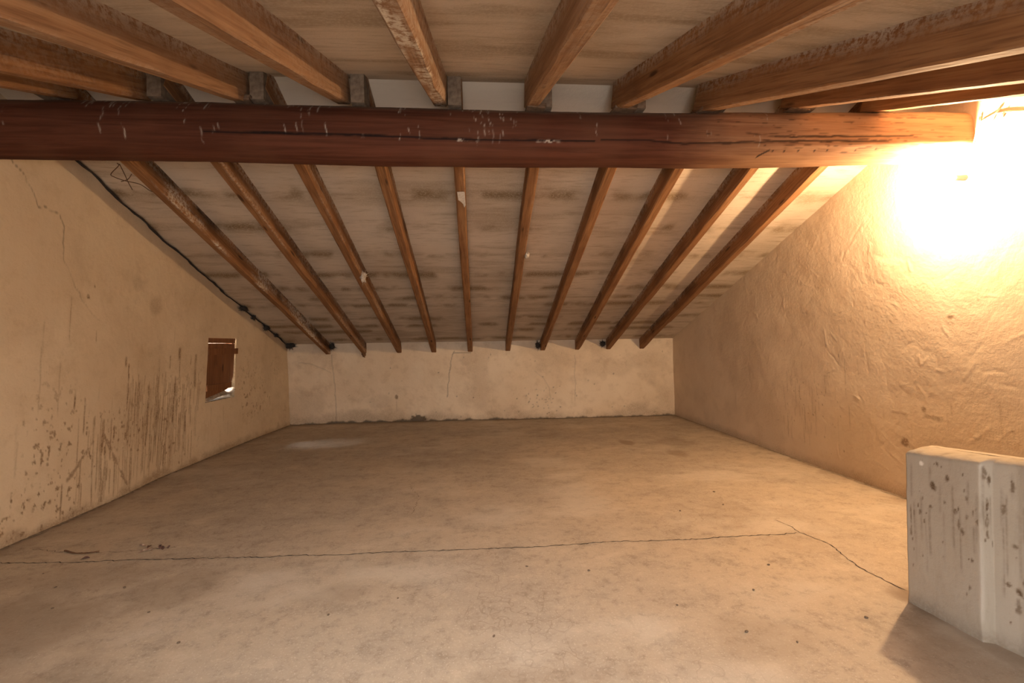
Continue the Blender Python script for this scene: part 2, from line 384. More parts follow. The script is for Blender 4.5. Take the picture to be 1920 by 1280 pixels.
# broad faint damp clouds
A = np.maximum(A, .13 * sstep(.52, .72, fbm(Us * 1.1, Zs * 1.4, 4, 91)))
for (u, z, r, s) in [(5.35, 1.98, .12, .28), (5.05, 2.20, .10, .22), (4.409, 1.986, .022, .9), (4.477, 2.097, .012, .7)]:
    d = np.hypot(Us - u, Zs - z) / r + .5 * (fbm(Us * 9, Zs * 9, 3, 33) - .5)
    A = np.maximum(A, s * sstep(1.1, .5, d))
stain[sub] = A
CL = [(3.60, 3.0), (3.804, 2.801), (3.883, 2.66), (4.065, 2.639), (4.124, 2.53), (4.121, 2.304), (4.215, 2.137), (4.34, 1.965), (4.419, 1.876), (4.558, 1.786)]
d = polydist(Us + .03 * (fbm(Us * 14, Zs * 14, 3, 95) - .5), Zs + .05 * (fbm(Us * 14, Zs * 14, 3, 96) - .5), CL)
dark[sub] = sstep(.008, .002, d) * (.28 + .3 * sstep(2.1, 2.7, Zs)) * (.4 + .6 * sstep(.3, .5, fbm(Us * 6, Zs * 6, 3, 97)))
q = grid_quads(len(yy), len(zz))
cl = clip_.ravel()[q].all(1)
fyv = Yw.ravel()[q]; fzv = Zw.ravel()[q]
hole = (fyv.min(1) >= WY0 - 1e-5) & (fyv.max(1) <= WY1 + 1e-5) & (fzv.min(1) >= WZ0 - 1e-5) & (fzv.max(1) <= WZ1 + 1e-5)
wall_left = link('wall_left', raw_mesh('wall_left', np.stack([Xw, Yw, Zc], -1), q[~cl & ~hole][:, ::-1], dict(stain=stain, dark=dark, pale=0 * dark)), M_WALL)
tag(wall_left, 'cream plaster gable wall with brown drip stains', kind='structure')
# thickness of the wall around the opening
XI = float(left_x(np.array([6.8]), np.array([1.2]))[0])
rev = link('reveal', boxes_mesh('reveal', [(XI - .40, XI - .075, WY0 - .3, WY0, WZ0 - .3, WZ1 + .3), (XI - .40, XI - .075, WY1, WY1 + .3, WZ0 - .3, WZ1 + .3),
                                       (XI - .40, XI - .075, WY0, WY1, WZ1, WZ1 + .3), (XI - .40, XI - .075, WY0, WY1, WZ0 - .3, WZ0)]), M_MORTAR, wall_left)

# ------------------------------------------------------------------ back wall
bx_ = np.arange(-3.85, 4.15, .014); bz = np.arange(-.05, 1.72, .014)
Xb, Zb = np.meshgrid(bx_, bz, indexing='ij')
Yb = np.interp(Xb, [-3.7, -2.2, 0, 1.5, 3.94], [9.07, 9.14, 9.06, 8.97, 8.94]) * np.clip(1 - Zb / 1.55, 0, 1) + 9.0 * np.clip(Zb / 1.55, 0, 1)
Yb = Yb + .03 * (fbm(Xb * 1.2, Zb * 1.2, 4, 101) - .5) + .010 * (fbm(Xb * 7, Zb * 7, 3, 105) - .5)
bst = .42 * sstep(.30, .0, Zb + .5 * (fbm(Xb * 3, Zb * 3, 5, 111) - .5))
bst = np.maximum(bst, .17 * sstep(.5, .7, fbm(Xb * 1.6, Zb * 2.0, 5, 113)))
bdk = np.zeros_like(Xb)
for (x, z, rx, rz, s) in [(-1.62, .489, .035, .05, .7), (-1.62, .30, .012, .17, .25)]:
    d = np.hypot((Xb - x) / rx, (Zb - z) / rz) + .5 * (fbm(Xb * 30, Zb * 30, 3, 3) - .5); bst = np.maximum(bst, s * sstep(1.1, .6, d))
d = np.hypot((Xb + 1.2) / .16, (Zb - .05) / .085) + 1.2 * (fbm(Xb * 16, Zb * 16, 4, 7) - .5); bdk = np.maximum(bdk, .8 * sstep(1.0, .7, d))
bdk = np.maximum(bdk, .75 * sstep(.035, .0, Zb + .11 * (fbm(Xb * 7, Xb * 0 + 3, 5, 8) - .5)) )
for pts, s in (([(-.48, 1.37), (-.514, 1.30), (-.583, .934), (-.60, .70), (-.632, .464)], .5), ([(-.50, 1.335), (-.16, 1.34)], .6), ([(-2.822, 1.341), (-2.79, .775), (-2.79, .056)], .35), ([(1.925, 1.255), (1.91, .347)], .22),
               ([(-3.441, 1.199), (-3.2, 1.17), (-2.847, .99)], .25), ([(1.10, .95), (1.28, .8), (1.40, .6), (1.42, .35)], .18)):
    d = polydist(Xb + .05 * (fbm(Xb * 6, Zb * 6, 4, 9) - .5), Zb, pts); bdk = np.maximum(bdk, s * sstep(.011, .004, d))
for k in range(70):
    x, z = (rng.gauss(1.2, .22), rng.gauss(.33, .14)) if k < 34 else (rng.uniform(-3.6, 3.9), rng.uniform(.05, 1.3))
    d = np.hypot((Xb - x) / rng.uniform(.008, .018), (Zb - z) / rng.uniform(.008, .022)); bdk = np.maximum(bdk, rng.uniform(.25, .65) * sstep(1.2, .5, d))
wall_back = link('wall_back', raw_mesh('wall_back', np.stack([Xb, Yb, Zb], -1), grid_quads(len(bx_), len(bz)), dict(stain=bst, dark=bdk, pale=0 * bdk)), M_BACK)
tag(wall_back, 'low pale plaster wall under the eaves', kind='structure')

# ------------------------------------------------------------------ right wall
ry = np.concatenate([np.linspace(YF - .05, 2.2, 60), np.arange(2.22, 6.5, .009), np.arange(6.51, 9.2, .016)]); rz = np.concatenate([[-.05], np.arange(0, 3.5, .0115)])
Yq, Zq = np.meshgrid(ry, rz, indexing='ij')
Ctr = ceil(np.full_like(Yq, 3.8), Yq) + .05; rclip = Zq > Ctr; Zr_ = np.minimum(Zq, Ctr)
def right_relief(Y, Z):
    n = .022 * (fbm(Y * .9, Z * .9, 2, 121) - .5) + .006 * (fbm(Y * 5, Z * 5, 4, 125) - .5)
    a = fbm(Y * 1.6 + .8 * fbm(Y * 2, Z * 2, 2, 130), Z * 1.6, 3, 131)
    n = n + .004 * (np.abs(a - .5) * 2) ** .6                                  # overlapping trowel passes
    return n
t = np.clip(Zr_ / Ctr, 0, 1)
Xr = rfoot(Yq) * (1 - t) + rhead(Yq) * t - right_relief(Yq, Zr_) + .008
rng2 = random.Random(5)
for k in range(260):                                                             # ridges and gouges left by the trowel
    y0, z0 = rng2.uniform(2.6, 6.8), rng2.uniform(.1, 2.7); an = rng2.choice([-.7, -.6, .2, 1.3, -.9]) + rng2.gauss(0, .25); L = rng2.uniform(.015, .09)
    sl = (ry > y0 - .3) & (ry < y0 + .3)
    wy = .05 * (fbm(Yq[sl] * 7, Zr_[sl] * 7, 3, k) - .5); d = segdist(Yq[sl] + wy, Zr_[sl] - wy, y0 - L * math.cos(an), z0 - L * math.sin(an), y0 + L * math.cos(an), z0 + L * math.sin(an))
    Xr[sl] += rng2.choice([-1, 1, -1]) * rng2.uniform(.0008, .0026) * np.exp(-(d / rng2.uniform(.007, .014)) ** 2)
rst = .14 * sstep(.52, .72, fbm(Yq * 1.2, Zr_ * 1.0, 4, 141)); rdk = np.zeros_like(Yq)
rst = np.maximum(rst, .35 * sstep(.16, .0, Zr_ + .14 * (fbm(Yq * 5, Zr_ * 5, 4, 143) - .5)))
for k in range(64):
    u = rng2.gauss(5.25, .28) if k < 44 else rng2.uniform(2.9, 6.5); z0 = rng2.uniform(.35, 1.25) if k < 44 else rng2.uniform(.2, 1.4)
    sl = (ry > u - .06) & (ry < u + .06); B = rst[sl]
    drip(B, Yq[sl], Zr_[sl], u, z0, max(.02, z0 - rng2.uniform(.06, .28)), .006, rng2.uniform(.12, .5), seed=k + 40, wob=.006); rst[sl] = B
for k in range(70):
    y0, z0 = (rng2.gauss(5.15, .25), rng2.gauss(.72, .12)) if k < 36 else (rng2.uniform(2.6, 6.5), rng2.uniform(.2, 2.6))
    d = np.hypot((Yq - y0) / rng2.uniform(.005, .012), (Zr_ - z0) / rng2.uniform(.006, .016)); rst = np.maximum(rst, rng2.uniform(.3, .65) * sstep(1.2, .5, d))
for (y0, z0, a, b_, s) in [(3.934, .529, .04, .045, .75), (3.74, .857, .03, .03, .5), (3.66, .80, .09, .03, .4), (3.45, 1.66, .035, .02, .7)]:
    d = np.hypot((Yq - y0) / a, (Zr_ - z0) / b_) + .8 * (fbm(Yq * 30, Zr_ * 30, 3, 150) - .5); rst = np.maximum(rst, s * sstep(1.1, .6, d))
q = grid_quads(len(ry), len(rz)); cl = rclip.ravel()[q].all(1)
wall_right = link('wall_right', raw_mesh('wall_right', np.stack([Xr, Yq, Zr_], -1), q[~cl], dict(stain=rst, dark=rdk, pale=0 * rdk)), M_WALLR)
tag(wall_right, 'rough trowelled cream plaster gable wall lit by the lamp', kind='structure')

# ------------------------------------------------------------------ front wall behind the camera
wall_front = link('wall_front', boxes_mesh('wall_front', [(-4.0, -.9, YF - .3, YF, -.1, 1.9), (1.2, 4.2, YF - .3, YF, -.1, 1.9), (-.9, 1.2, YF - .3, YF, 1.45, 1.9), (-.9, 1.2, YF - .3, YF, -.1, .2)]), M_WALL)  # unseen window opening added to send daylight to the far end
tag(wall_front, 'low plaster eaves wall behind the viewer with an added wide window opening', kind='structure')
pf = bpy.data.lights.new('added_window_portal', 'AREA'); pf.shape = 'RECTANGLE'; pf.size = 2.1; pf.size_y = 1.25; pf.cycles.is_portal = True
pfo = bpy.data.objects.new('added_window_portal', pf); COL.objects.link(pfo); pfo.location = (.15, YF - .28, .825); pfo.rotation_euler = (math.radians(90), 0, 0)
# roof light added in the unseen slope behind the camera to daylight the foreground
SKX0, SKX1, SKY0, SKY1 = -0.85, 0.55, -0.5, 1.0
def near_rect(x0, x1, y0, y1, dz0, dz1):
    V = [(x, y, float(ceil_near(np.array(x), np.array(y))) + dz) for dz in (dz0, dz1) for (x, y) in ((x0, y0), (x1, y0), (x1, y1), (x0, y1))]
    return V, [(3, 2, 1, 0), (4, 5, 6, 7), (0, 1, 5, 4), (1, 2, 6, 5), (2, 3, 7, 6), (3, 0, 4, 7)]
sky_w = bpy.data.objects.new('added_roof_light', None); COL.objects.link(sky_w)
tag(sky_w, 'added open roof light in the slope behind the viewer', kind='structure')
for (a0, a1, b0, b1) in [(SKX0 - .06, SKX0, SKY0 - .06, SKY1 + .06), (SKX1, SKX1 + .06, SKY0 - .06, SKY1 + .06), (SKX0, SKX1, SKY0 - .06, SKY0), (SKX0, SKX1, SKY1, SKY1 + .06)]:
    link('curb', poly_mesh('curb', *near_rect(a0, a1, b0, b1, -.02, .12)), M_SHIM, sky_w)
pd = bpy.data.lights.new('added_roof_light_portal', 'AREA'); pd.shape = 'RECTANGLE'; pd.size = SKX1 - SKX0; pd.size_y = (SKY1 - SKY0) / math.cos(math.atan(.35)); pd.cycles.is_portal = True
po = bpy.data.objects.new('added_roof_light_portal', pd); COL.objects.link(po)
ym = (SKY0 + SKY1) / 2; xm = (SKX0 + SKX1) / 2
po.location = (xm, ym, float(ceil_near(np.array(xm), np.array(ym))) + .10); po.rotation_euler = (math.atan(.35), 0, 0)

# ------------------------------------------------------------------ ceilings
def ceiling(name, ys, fz, near):
    xs = np.arange(-3.95, 4.15, .022)
    X, Y = np.meshgrid(xs, ys, indexing='ij')
    Z = fz(X, Y) + .014 * (fbm(X * 1.4, Y * 1.4, 3, 161) - .5) * sstep(0.02, .3, np.abs(Y - YR))
    st = np.zeros_like(X); dk = np.zeros_like(X); pl = np.zeros_like(X)
    if not near:
        bands = [4.05, 4.63, 5.19, 5.77, 6.28, 6.69, 7.02, 7.27, 7.81, 8.12, 8.39, 8.81]
        for k, b_ in enumerate(bands):
            yy_ = b_ + .05 * (fbm(X * 1.2, X * 0 + k, 3, 170 + k) - .5)
            wv = .07 + .05 * vn(X * 1.7, X * 0 + k * 3.3, 3)
            m = np.exp(-((Y - yy_) / wv) ** 2) * sstep(.40, .66, fbm(X * 2.4, Y * 2.0 + k * 5, 4, 180 + k))
            st = np.maximum(st, 1.0 * m)
            m2 = np.exp(-((Y - yy_) / .03) ** 2) * sstep(.38, .6, fbm(X * 3.4, Y * 2.0 + k * 5, 4, 190 + k)); st = np.maximum(st, .45 * m2)
        st = np.maximum(st, .4 * sstep(.5, .75, fbm(X * .8, Y * 6, 5, 199)))
        pl = .75 * sstep(3.95, 3.6, Y)  # pale ridge plaster, brightened in colour for the daylight it catches
        corner = np.hypot((X + 3.55) * 1.0, (Y - 8.9) * .6); st = np.maximum(st, .5 * sstep(.5, .1, corner + .3 * (fbm(X * 6, Y * 6, 4, 3) - .5)))
    else:
        st = np.maximum(.55 * sstep(.46, .72, fbm(X * .9, Y * 7, 5, 205)), .45 * sstep(.5, .75, fbm(X * 1.2 + 3, Y * 2.2, 4, 207)))
        pl = .55 * sstep(.55, .75, fbm(X * 1.6, Y * 3.0, 5, 209)) * sstep(3.0, 1.6, Y)
        pl = np.maximum(pl, .35 * sstep(3.24, 3.36, Y))
    q = grid_quads(len(xs), len(ys))[:, ::-1]
    if near:
        qx, qy = X.ravel()[q], Y.ravel()[q]
        q = q[~((qx.min(1) > SKX0 - .03) & (qx.max(1) < SKX1 + .03) & (qy.min(1) > SKY0 - .03) & (qy.max(1) < SKY1 + .03))]
    o = link(name, raw_mesh(name, np.stack([X, Y, Z], -1), q, dict(stain=st, dark=dk, pale=pl)), M_CEIL)
    return tag(o, kind='structure')
ceil_f = ceiling('ceiling', np.arange(YR, 9.32, .02), ceil_far, False)
ceil_n = ceiling('ceiling', np.concatenate([np.linspace(YF - .1, 1.0, 120), np.linspace(1.02, YR, 118)]), ceil_near, True)
tag(ceil_f, 'pale stained roof boarding sloping down to the back wall'); tag(ceil_n, 'pale stained roof boarding sloping down over the camera')

# dark open joint between the left gable wall and the far slope
pts = []
for y in np.linspace(4.0, 8.95, 60):
    x = float(lhead(np.array([y]))[0]) + .018 + .012 * math.sin(y * 9) ; pts.append((x, y, float(ceil_far(0, y)) - .012))
crack_strip('open_joint', pts, .034, M_CRACK, ceil_f, Vector((0.25, -.3, -1)).normalized(), 14, .006, .05, .012, .55)
def foot_joint(pts, w, seed, nrm=(0, 0, 1)):
    return crack_strip('mortar_joint', pts, w, M_MORTAR, floor, nrm, seed, w * .2, .03, .004)
foot_joint([(float(lfoot(np.array([y]))[0]) + .012, y, 0) for y in np.linspace(3.4, 9.0, 40)], .075, 4)
foot_joint([(x, float(np.interp(x, [-3.7, -2.2, 0, 1.5, 3.94], [9.07, 9.14, 9.06, 8.97, 8.94])) - .02, 0) for x in np.linspace(-3.65, 3.9, 40)], .07, 6)
foot_joint([(3.925, y, 0) for y in np.linspace(8.9, 2.4, 40)], .045, 7)

# ------------------------------------------------------------------ ridge beam
bxx = np.arange(-3.62, 3.98, .0065); nb = 132
th = np.linspace(0, 2 * math.pi, nb, endpoint=False)       # 0 = towards camera (-y), +90 deg = up
XB, TH = np.meshgrid(bxx, th, indexing='ij')
zc = np.interp(bxx, [-3.6, -3.25, -1.85, -.96, .28, 1.58, 2.53, 3.3, 3.9], [3.022, 3.022, 3.026, 3.0145, 3.0105, 3.0225, 3.045, 3.068, 3.082])[:, None]
r0 = np.interp(bxx, [-3.6, -1.85, -.96, .28, 1.58, 2.53, 3.9], [.184, .1895, .1935, .190, .186, .183, .176])[:, None]
rawx = sstep(1.2, 2.6, XB + .9 * (fbm(XB * 1.3, np.cos(TH) * 1.2, 4, 221) - .5))
ex = 2.15 + 1.6 * sstep(.8, 3.0, XB)                      # squarer towards the right end
ca, sa = np.abs(np.cos(TH)) + 1e-9, np.abs(np.sin(TH)) + 1e-9
rad = r0 * (ca ** ex + sa ** ex) ** (-1 / ex)
rad = np.minimum(rad, r0 * 1.13)
rad = rad * (1 - .05 * sstep(1, 3, XB))
rad = rad + .010 * (fbm(XB * 1.2, TH * 1.1, 3, 231) - .5) + .005 * (fbm(XB * 6, TH * 6, 3, 235) - .5)
PZ = zc + rad * np.sin(TH); PY = YR - rad * np.cos(TH)
front = np.cos(TH) > -.2
dk = np.zeros_like(XB); pl = np.zeros_like(XB)
# long drying check along the face
CK = [(-1.817, 2.955), (-1.474, 2.952), (-.912, 2.946), (-.553, 2.941), (-.335, 2.934), (.034, 2.931), (.409, 2.934), (.85, 2.936)]
CK2 = [(.9, 2.945), (1.2, 2.95), (1.495, 2.931), (1.978, 2.946), (2.5, 2.965), (3.1, 2.975)]
CK3 = [(2.2, 2.99), (2.6, 3.0), (3.3, 3.02)]
for ck, w, s in ((CK, .0075, 1.0), (CK2, .006, .85), (CK3, .005, .9)):
    d = polydist(XB, PZ + .010 * (fbm(XB * 12, XB * 0, 3, 241) - .5), ck)
    wv = w * (.35 + 1.0 * fbm(XB * 3, XB * 0 + 2, 3, 243))
    m = sstep(wv * 1.5, wv * .5, d) * (np.cos(TH) > .2); dk = np.maximum(dk, s * m); rad = rad - .006 * m
rb = random.Random(21)
for k in range(170):                                      # worm-eaten pits and short checks in the raw end
    x0 = rb.triangular(1.5, 3.8, 3.3); z0 = rb.uniform(2.9, 3.22); L = rb.uniform(.012, .06); w = rb.uniform(.002, .0045)
    sl = (bxx > x0 - .2) & (bxx < x0 + .2)
    d = np.hypot((XB[sl] - x0) / L, (PZ[sl] - z0 - .05 * (XB[sl] - x0) * rb.uniform(-1, 1)) / w) + .5 * (fbm(XB[sl] * 30, PZ[sl] * 30, 2, k) - .5)
    m = sstep(1.15, .5, d) * (np.cos(TH[sl]) > 0); dk[sl] = np.maximum(dk[sl], rb.uniform(.3, .7) * m); rad[sl] -= .0008 * m
for x0, z0 in [(2.20, 2.896), (2.29, 2.897), (2.40, 2.901), (2.53, 2.905), (2.63, 2.909), (2.86, 2.915), (3.02, 2.925)]:
    d = np.hypot((XB - x0) / .009, (PZ - z0) / .0065); m = sstep(1.2, .6, d) * (np.cos(TH) > 0); dk = np.maximum(dk, .9 * m); rad -= .0005 * m
sawn = segdist(XB, PZ, 2.10, 2.868, 2.17, 2.90); dk = np.maximum(dk, .9 * sstep(.007, .003, sawn) * (np.cos(TH) > 0))
# whitewash runs dribbled down from the roof
cl_ = [(-3.06, .02, 2), (-2.50, .10, 16), (-2.39, .07, 10), (-1.93, .03, 5), (-1.86, .06, 8), (-1.74, .04, 5), (-1.30, .10, 14), (-1.17, .05, 9), (-1.02, .02, 3), (-.47, .06, 9), (-.04, .10, 12), (.07, .06, 16), (.16, .04, 10), (.27, .02, 5), (.74, .01, 3), (.84, .02, 4), (1.42, .04, 5), (1.6, .1, 5), (2.1, .05, 4)]
for (x0, sp, n) in cl_:
    for k in range(n):
        x = rb.gauss(x0, sp); zt = 3.19 if rb.random() < .62 else rb.uniform(2.95, 3.15); L = rb.choice([.015, .02, .03, .03, .05, .08])
        sl = (bxx > x - .03) & (bxx < x + .03)
        m = np.exp(-((XB[sl] - x - .004 * np.sin(PZ[sl] * 60)) / rb.uniform(.0030, .0045)) ** 2) * sstep(zt + .015, zt - .005, PZ[sl]) * sstep(zt - L - .01, zt - L + .01, PZ[sl]) * (np.cos(TH[sl]) > 0)
        m *= sstep(.3, .5, vn(XB[sl] * 90, PZ[sl] * 60, k))
        pl[sl] = np.maximum(pl[sl], rb.uniform(.15, .6) * m)
d = polydist(XB, PZ + .004, CK); m = sstep(.009, .003, np.abs(d - .004)) * sstep(.60, .72, fbm(XB * 7, XB * 0, 3, 251)) * (np.cos(TH) > .2) * sstep(-1.4, -1.0, XB); m = m * sstep(.4, .6, fbm(XB * 40, PZ * 90, 2, 253)); pl = np.maximum(pl, .7 * m); dk = dk * (1 - m)
du = .65 * sstep(.55, .95, np.sin(TH) + .35 * (fbm(XB * 3, TH * 3, 4, 255) - .5))
PZ = zc + rad * np.sin(TH); PY = YR - rad * np.cos(TH)
V = np.stack([XB, PY, PZ], -1)
q = grid_quads(len(bxx), nb, True)
o_b = np.array([0, YR, 3.02])
beam = link('ridge_beam', raw_mesh('ridge_beam', V - o_b, q, dict(dark=dk, pale=pl, raw=rawx, dust=du)), M_BEAM)
beam.location = o_b
tag(beam, 'massive dark red-brown ridge beam spanning the attic between both gable walls', 'beam')

# ------------------------------------------------------------------ rafters
def make_rafter(name, p0, p1, w, hgt, mat, seed, white_side=0.0, wane=0.3, under=0.0, mottle=0.0):
    """p0, p1: centre of the underside at the two ends. The timber rises hgt above it. Local +Y runs along the length."""
    p0, p1 = Vector(p0), Vector(p1); L = (p1 - p0).length
    ydir = (p1 - p0).normalized(); xdir = ydir.cross(Vector((0, 0, 1))).normalized(); zdir = xdir.cross(ydir)
    if zdir.z < 0: zdir = -zdir
    c = .010
    prof = []                                   # counter-clockwise section
    hw = w / 2
    for x, z in ((-hw + c, 0), (-hw * .35, 0), (hw * .35, 0), (hw - c, 0), (hw, c), (hw, hgt * .2), (hw, hgt * .4), (hw, hgt * .6), (hw, hgt * .8), (hw, hgt), (-hw, hgt), (-hw, hgt * .8), (-hw, hgt * .6), (-hw, hgt * .4), (-hw, hgt * .2), (-hw, c)):
        prof.append((x, z))
    prof = np.array(prof); n = max(20, int(L / .05)); ys = np.linspace(0, L, n)
    Yl, K = np.meshgrid(ys, np.arange(len(prof)), indexing='ij')
    Xl = prof[K, 0]; Zl = prof[K, 1]
    bow = .010 * (fbm(Yl * .5, Yl * 0 + seed, 2, seed) - .5)
    ragg = .010 * (fbm(Yl * 3.0, K * .9, 3, seed + 1) - .5) + .006 * (fbm(Yl * 11, K * .9, 2, seed + 5) - .5)
    Xn = Xl + bow * 2 + np.sign(Xl) * ragg * .7
    Zn = Zl + bow + ragg * .6
    # wane: here and there the lower arris is missing its corner
    wn = wane * .035 * sstep(.58, .8, fbm(Yl * 1.1, Yl * 0 + seed * 3.1, 3, seed + 9))
    corner = np.isin(K, (3, 4)); Xn = Xn - np.where(K == 3, wn, 0); Zn = Zn + np.where(K == 4, wn, 0)
    corner2 = .6 * wane * .035 * sstep(.6, .8, fbm(Yl * 1.1, Yl * 0 + seed * 5.1, 3, seed + 19)); Xn = Xn + np.where(K == 0, corner2, 0); Zn = Zn + np.where(K == 15, corner2, 0)
    hrel = Zl / hgt; side = (np.abs(Xl) > hw * .9)
    pale = side * sstep(.35, .95, hrel + .5 * (fbm(Yl * 2.2, K * .4, 4, seed + 31) - .5)) * .8
    pale = np.maximum(pale, (Xl > hw * .5) * white_side * sstep(.42, .62, fbm(Yl * 1.6, hrel * 2, 4, seed + 37)))
    pale = np.maximum(pale, (Zl < .005) * under * sstep(.35, .6, fbm(Yl * 3, K * 1.3, 4, seed + 41)))
    V = np.stack([Xn, Yl, Zn], -1).reshape(-1, 3); m = len(prof)
    q = grid_quads(n, m, True)
    V = np.vstack([V, [[0, 0, hgt / 2], [0, L, hgt / 2]]]); ic = n * m
    pale = np.append(pale.ravel(), [0, 0])
    me = bpy.data.meshes.new(name)
    faces = [tuple(a) for a in q[:, ::-1].tolist()] + [(ic, k, (k + 1) % m) for k in range(m)] + [(ic + 1, (n - 1) * m + (k + 1) % m, (n - 1) * m + k) for k in range(m)]
    me.from_pydata(V.tolist(), [], faces); me.update()
    a = me.attributes.new('pale', 'FLOAT', 'POINT'); a.data.foreach_set('value', pale.astype(np.float32))
    a = me.attributes.new('dark', 'FLOAT', 'POINT'); a.data.foreach_set('value', np.append(((np.abs(Xl) > hw * .9) * mottle * sstep(.46, .64, fbm(Yl * 2.6, hrel * 3 + K * .3, 4, seed + 51)) * sstep(.1, .5, hrel)).ravel(), [0, 0]).astype(np.float32))  # blotchy dark mottling on the timber sides, heavier higher up
    o = link(name, me, mat)
    Mx = Matrix((xdir, ydir, zdir)).transposed().to_4x4(); Mx.translation = p0
    o.matrix_world = Mx
    return o
ordw = ['first', 'second', 'third', 'fourth', 'fifth', 'sixth', 'seventh', 'eighth', 'ninth', 'tenth']
FR = [(-2.858, -2.893), (-2.155, -2.214), (-1.49, -1.548), (-.817, -.873), (-.143, -.163), (.516, .577), (1.205, 1.277), (1.826, 1.98), (2.512, 2.61), (3.156, 3.30)]
DROP = .20
f_extra = ['whitewash-smeared rafter beside the left gable wall, running from ridge to back wall', 'second rafter from the left gable on the far slope, dark mud at its foot',
           'third rafter from the left gable on the far slope, with a pale plaster lump', 'fourth rafter from the left gable on the far slope, plain brown',
           'fifth rafter from the left gable on the far slope, with a torn paper scrap', 'sixth rafter from the left gable on the far slope, small plaster crumb midway',
           'seventh rafter from the left gable on the far slope, foot in soot', 'eighth rafter from the left gable on the far slope, third from the lamp wall',
           'rafter on the far slope second from the lamp-lit right gable wall', 'rafter on the far slope nearest the lamp-lit right gable wall']
for k, (xt, xe) in enumerate(FR):
    sl = (xe - xt) / (8.97 - 3.94)
    y0, y1 = 3.235, 9.20
    p0 = (xt + sl * (y0 - 3.94), y0, float(ceil_far(0, y0)) - DROP); p1 = (xt + sl * (y1 - 3.94), y1, float(ceil_far(0, y1)) - DROP)
    o = make_rafter('rafter', p0, p1, .095, .26, M_RAFT, 11 + k * 3, 1.0 if k == 0 else (.3 if k < 3 else .1), .5, 0.0, .75 if k == 0 else .45)
    tag(o, f_extra[k], 'rafter', 'rafters of the far slope')
    # sawn heel that sits on the ridge beam, grey end grain towards the camera
    x0 = p0[0]; zb = float(np.interp(x0, bxx, zc[:, 0])) + .175
    me = boxes_mesh('heel', [(-.046, .046, 0, .16, 0, 3.40 - zb)])
    hb = link('heel', me, M_END); hb.matrix_world = Matrix.Translation((x0, 3.215, zb))
    hb.parent = o; hb.matrix_parent_inverse = o.matrix_world.inverted()
    hb['label'] = 'grey weathered rafter end'
NR = [(-2.75, -2.73), (-2.27, -2.27), (-1.60, -1.57), (-.935, -.96), (-.25, -.275), (.412, .412), (1.06, 1.11), (1.70, 1.95), (2.385, 2.49), (3.03, 3.06)]
n_extra = ['dim overhead rafter nearest the left gable wall, over the dark beam end', 'overhead rafter second from the left gable wall, orange lower side and dark upper side',
           'overhead rafter third from the left gable wall with long drying crack', 'overhead rafter fourth from the left gable wall with a worn orange lower edge',
           'overhead rafter just left of centre with whitish rubbed underside', 'overhead rafter just right of centre with pale left side',
           'overhead rafter fourth from the lamp-lit wall, rough-sawn with whitewashed upper edge', 'overhead rafter third from the lamp-lit wall, broad dark side',
           'overhead rafter second from the lamp-lit wall with bright thin underside', 'overhead rafter closest to the lamp-lit right gable wall']
shim_on = {2: .11, 5: .13, 6: .16, 7: .15, 8: .14}
for k, (xr, xn) in enumerate(NR):
    yn = 1.85 if k >= 8 else 1.45
    sl = (xr - xn) / (3.2 - yn)
    def bot(y):
        x = xr + sl * (y - 3.2)
        d = .20
        if k == 8: d = np.interp(y, [1.85, 3.2], [.215, .165])
        if k == 9: d = np.interp(y, [2.28, 3.2], [.20, .175])
        return Vector((x, y, float(ceil_near(np.array(xn), np.array(y))) - float(d)))
    a, b_ = bot(1.85), bot(3.2); dr = (b_ - a) / (3.2 - 1.85)
    p1 = b_ + dr * .11; p0 = b_ - dr * (3.2 - YF - .02)
    o = make_rafter('rafter', p0, p1, .100, .27, M_RAFT2 if k in (2, 3, 4, 5) else M_RAFT, 101 + k * 3, .35 if k in (4, 6) else .1, .4, .9 if k == 4 else .15)
    tag(o, n_extra[k], 'rafter', 'rafters of the near slope')
    if k in shim_on:
        zt = p1.z - .004; zb = float(np.interp(xr, bxx, zc[:, 0])) + .15
        w2 = shim_on[k] / 2
        for j in range(2 if k in (2, 5, 6) else 1):
            me = boxes_mesh('packing_shim', [(-w2 * (1 - .15 * j), w2 * (1 + .1 * j), -.055, .06, 0, .016)])
            s = link('packing_shim', me, M_SHIM)
            s.location = (xr + .02 + .01 * j, 3.24 + .01 * j, 3.178 + .0165 * j + (float(np.interp(xr, bxx, zc[:, 0])) - 3.02)); s.rotation_euler = (.04, .03 * (-1) ** j, .08 * (-1) ** j)
            tag(s, ('upper' if j else ('lower' if k in (2, 5, 6) else 'single')) + ' splintered packing shim under the ' + ['', '', 'third overhead rafter from the left', '', '', 'overhead rafter right of centre', 'overhead rafter fourth from the lamp wall', 'overhead rafter third from the lamp wall', 'overhead rafter second from the lamp wall'][k], 'shim', 'packing shims on the ridge beam')

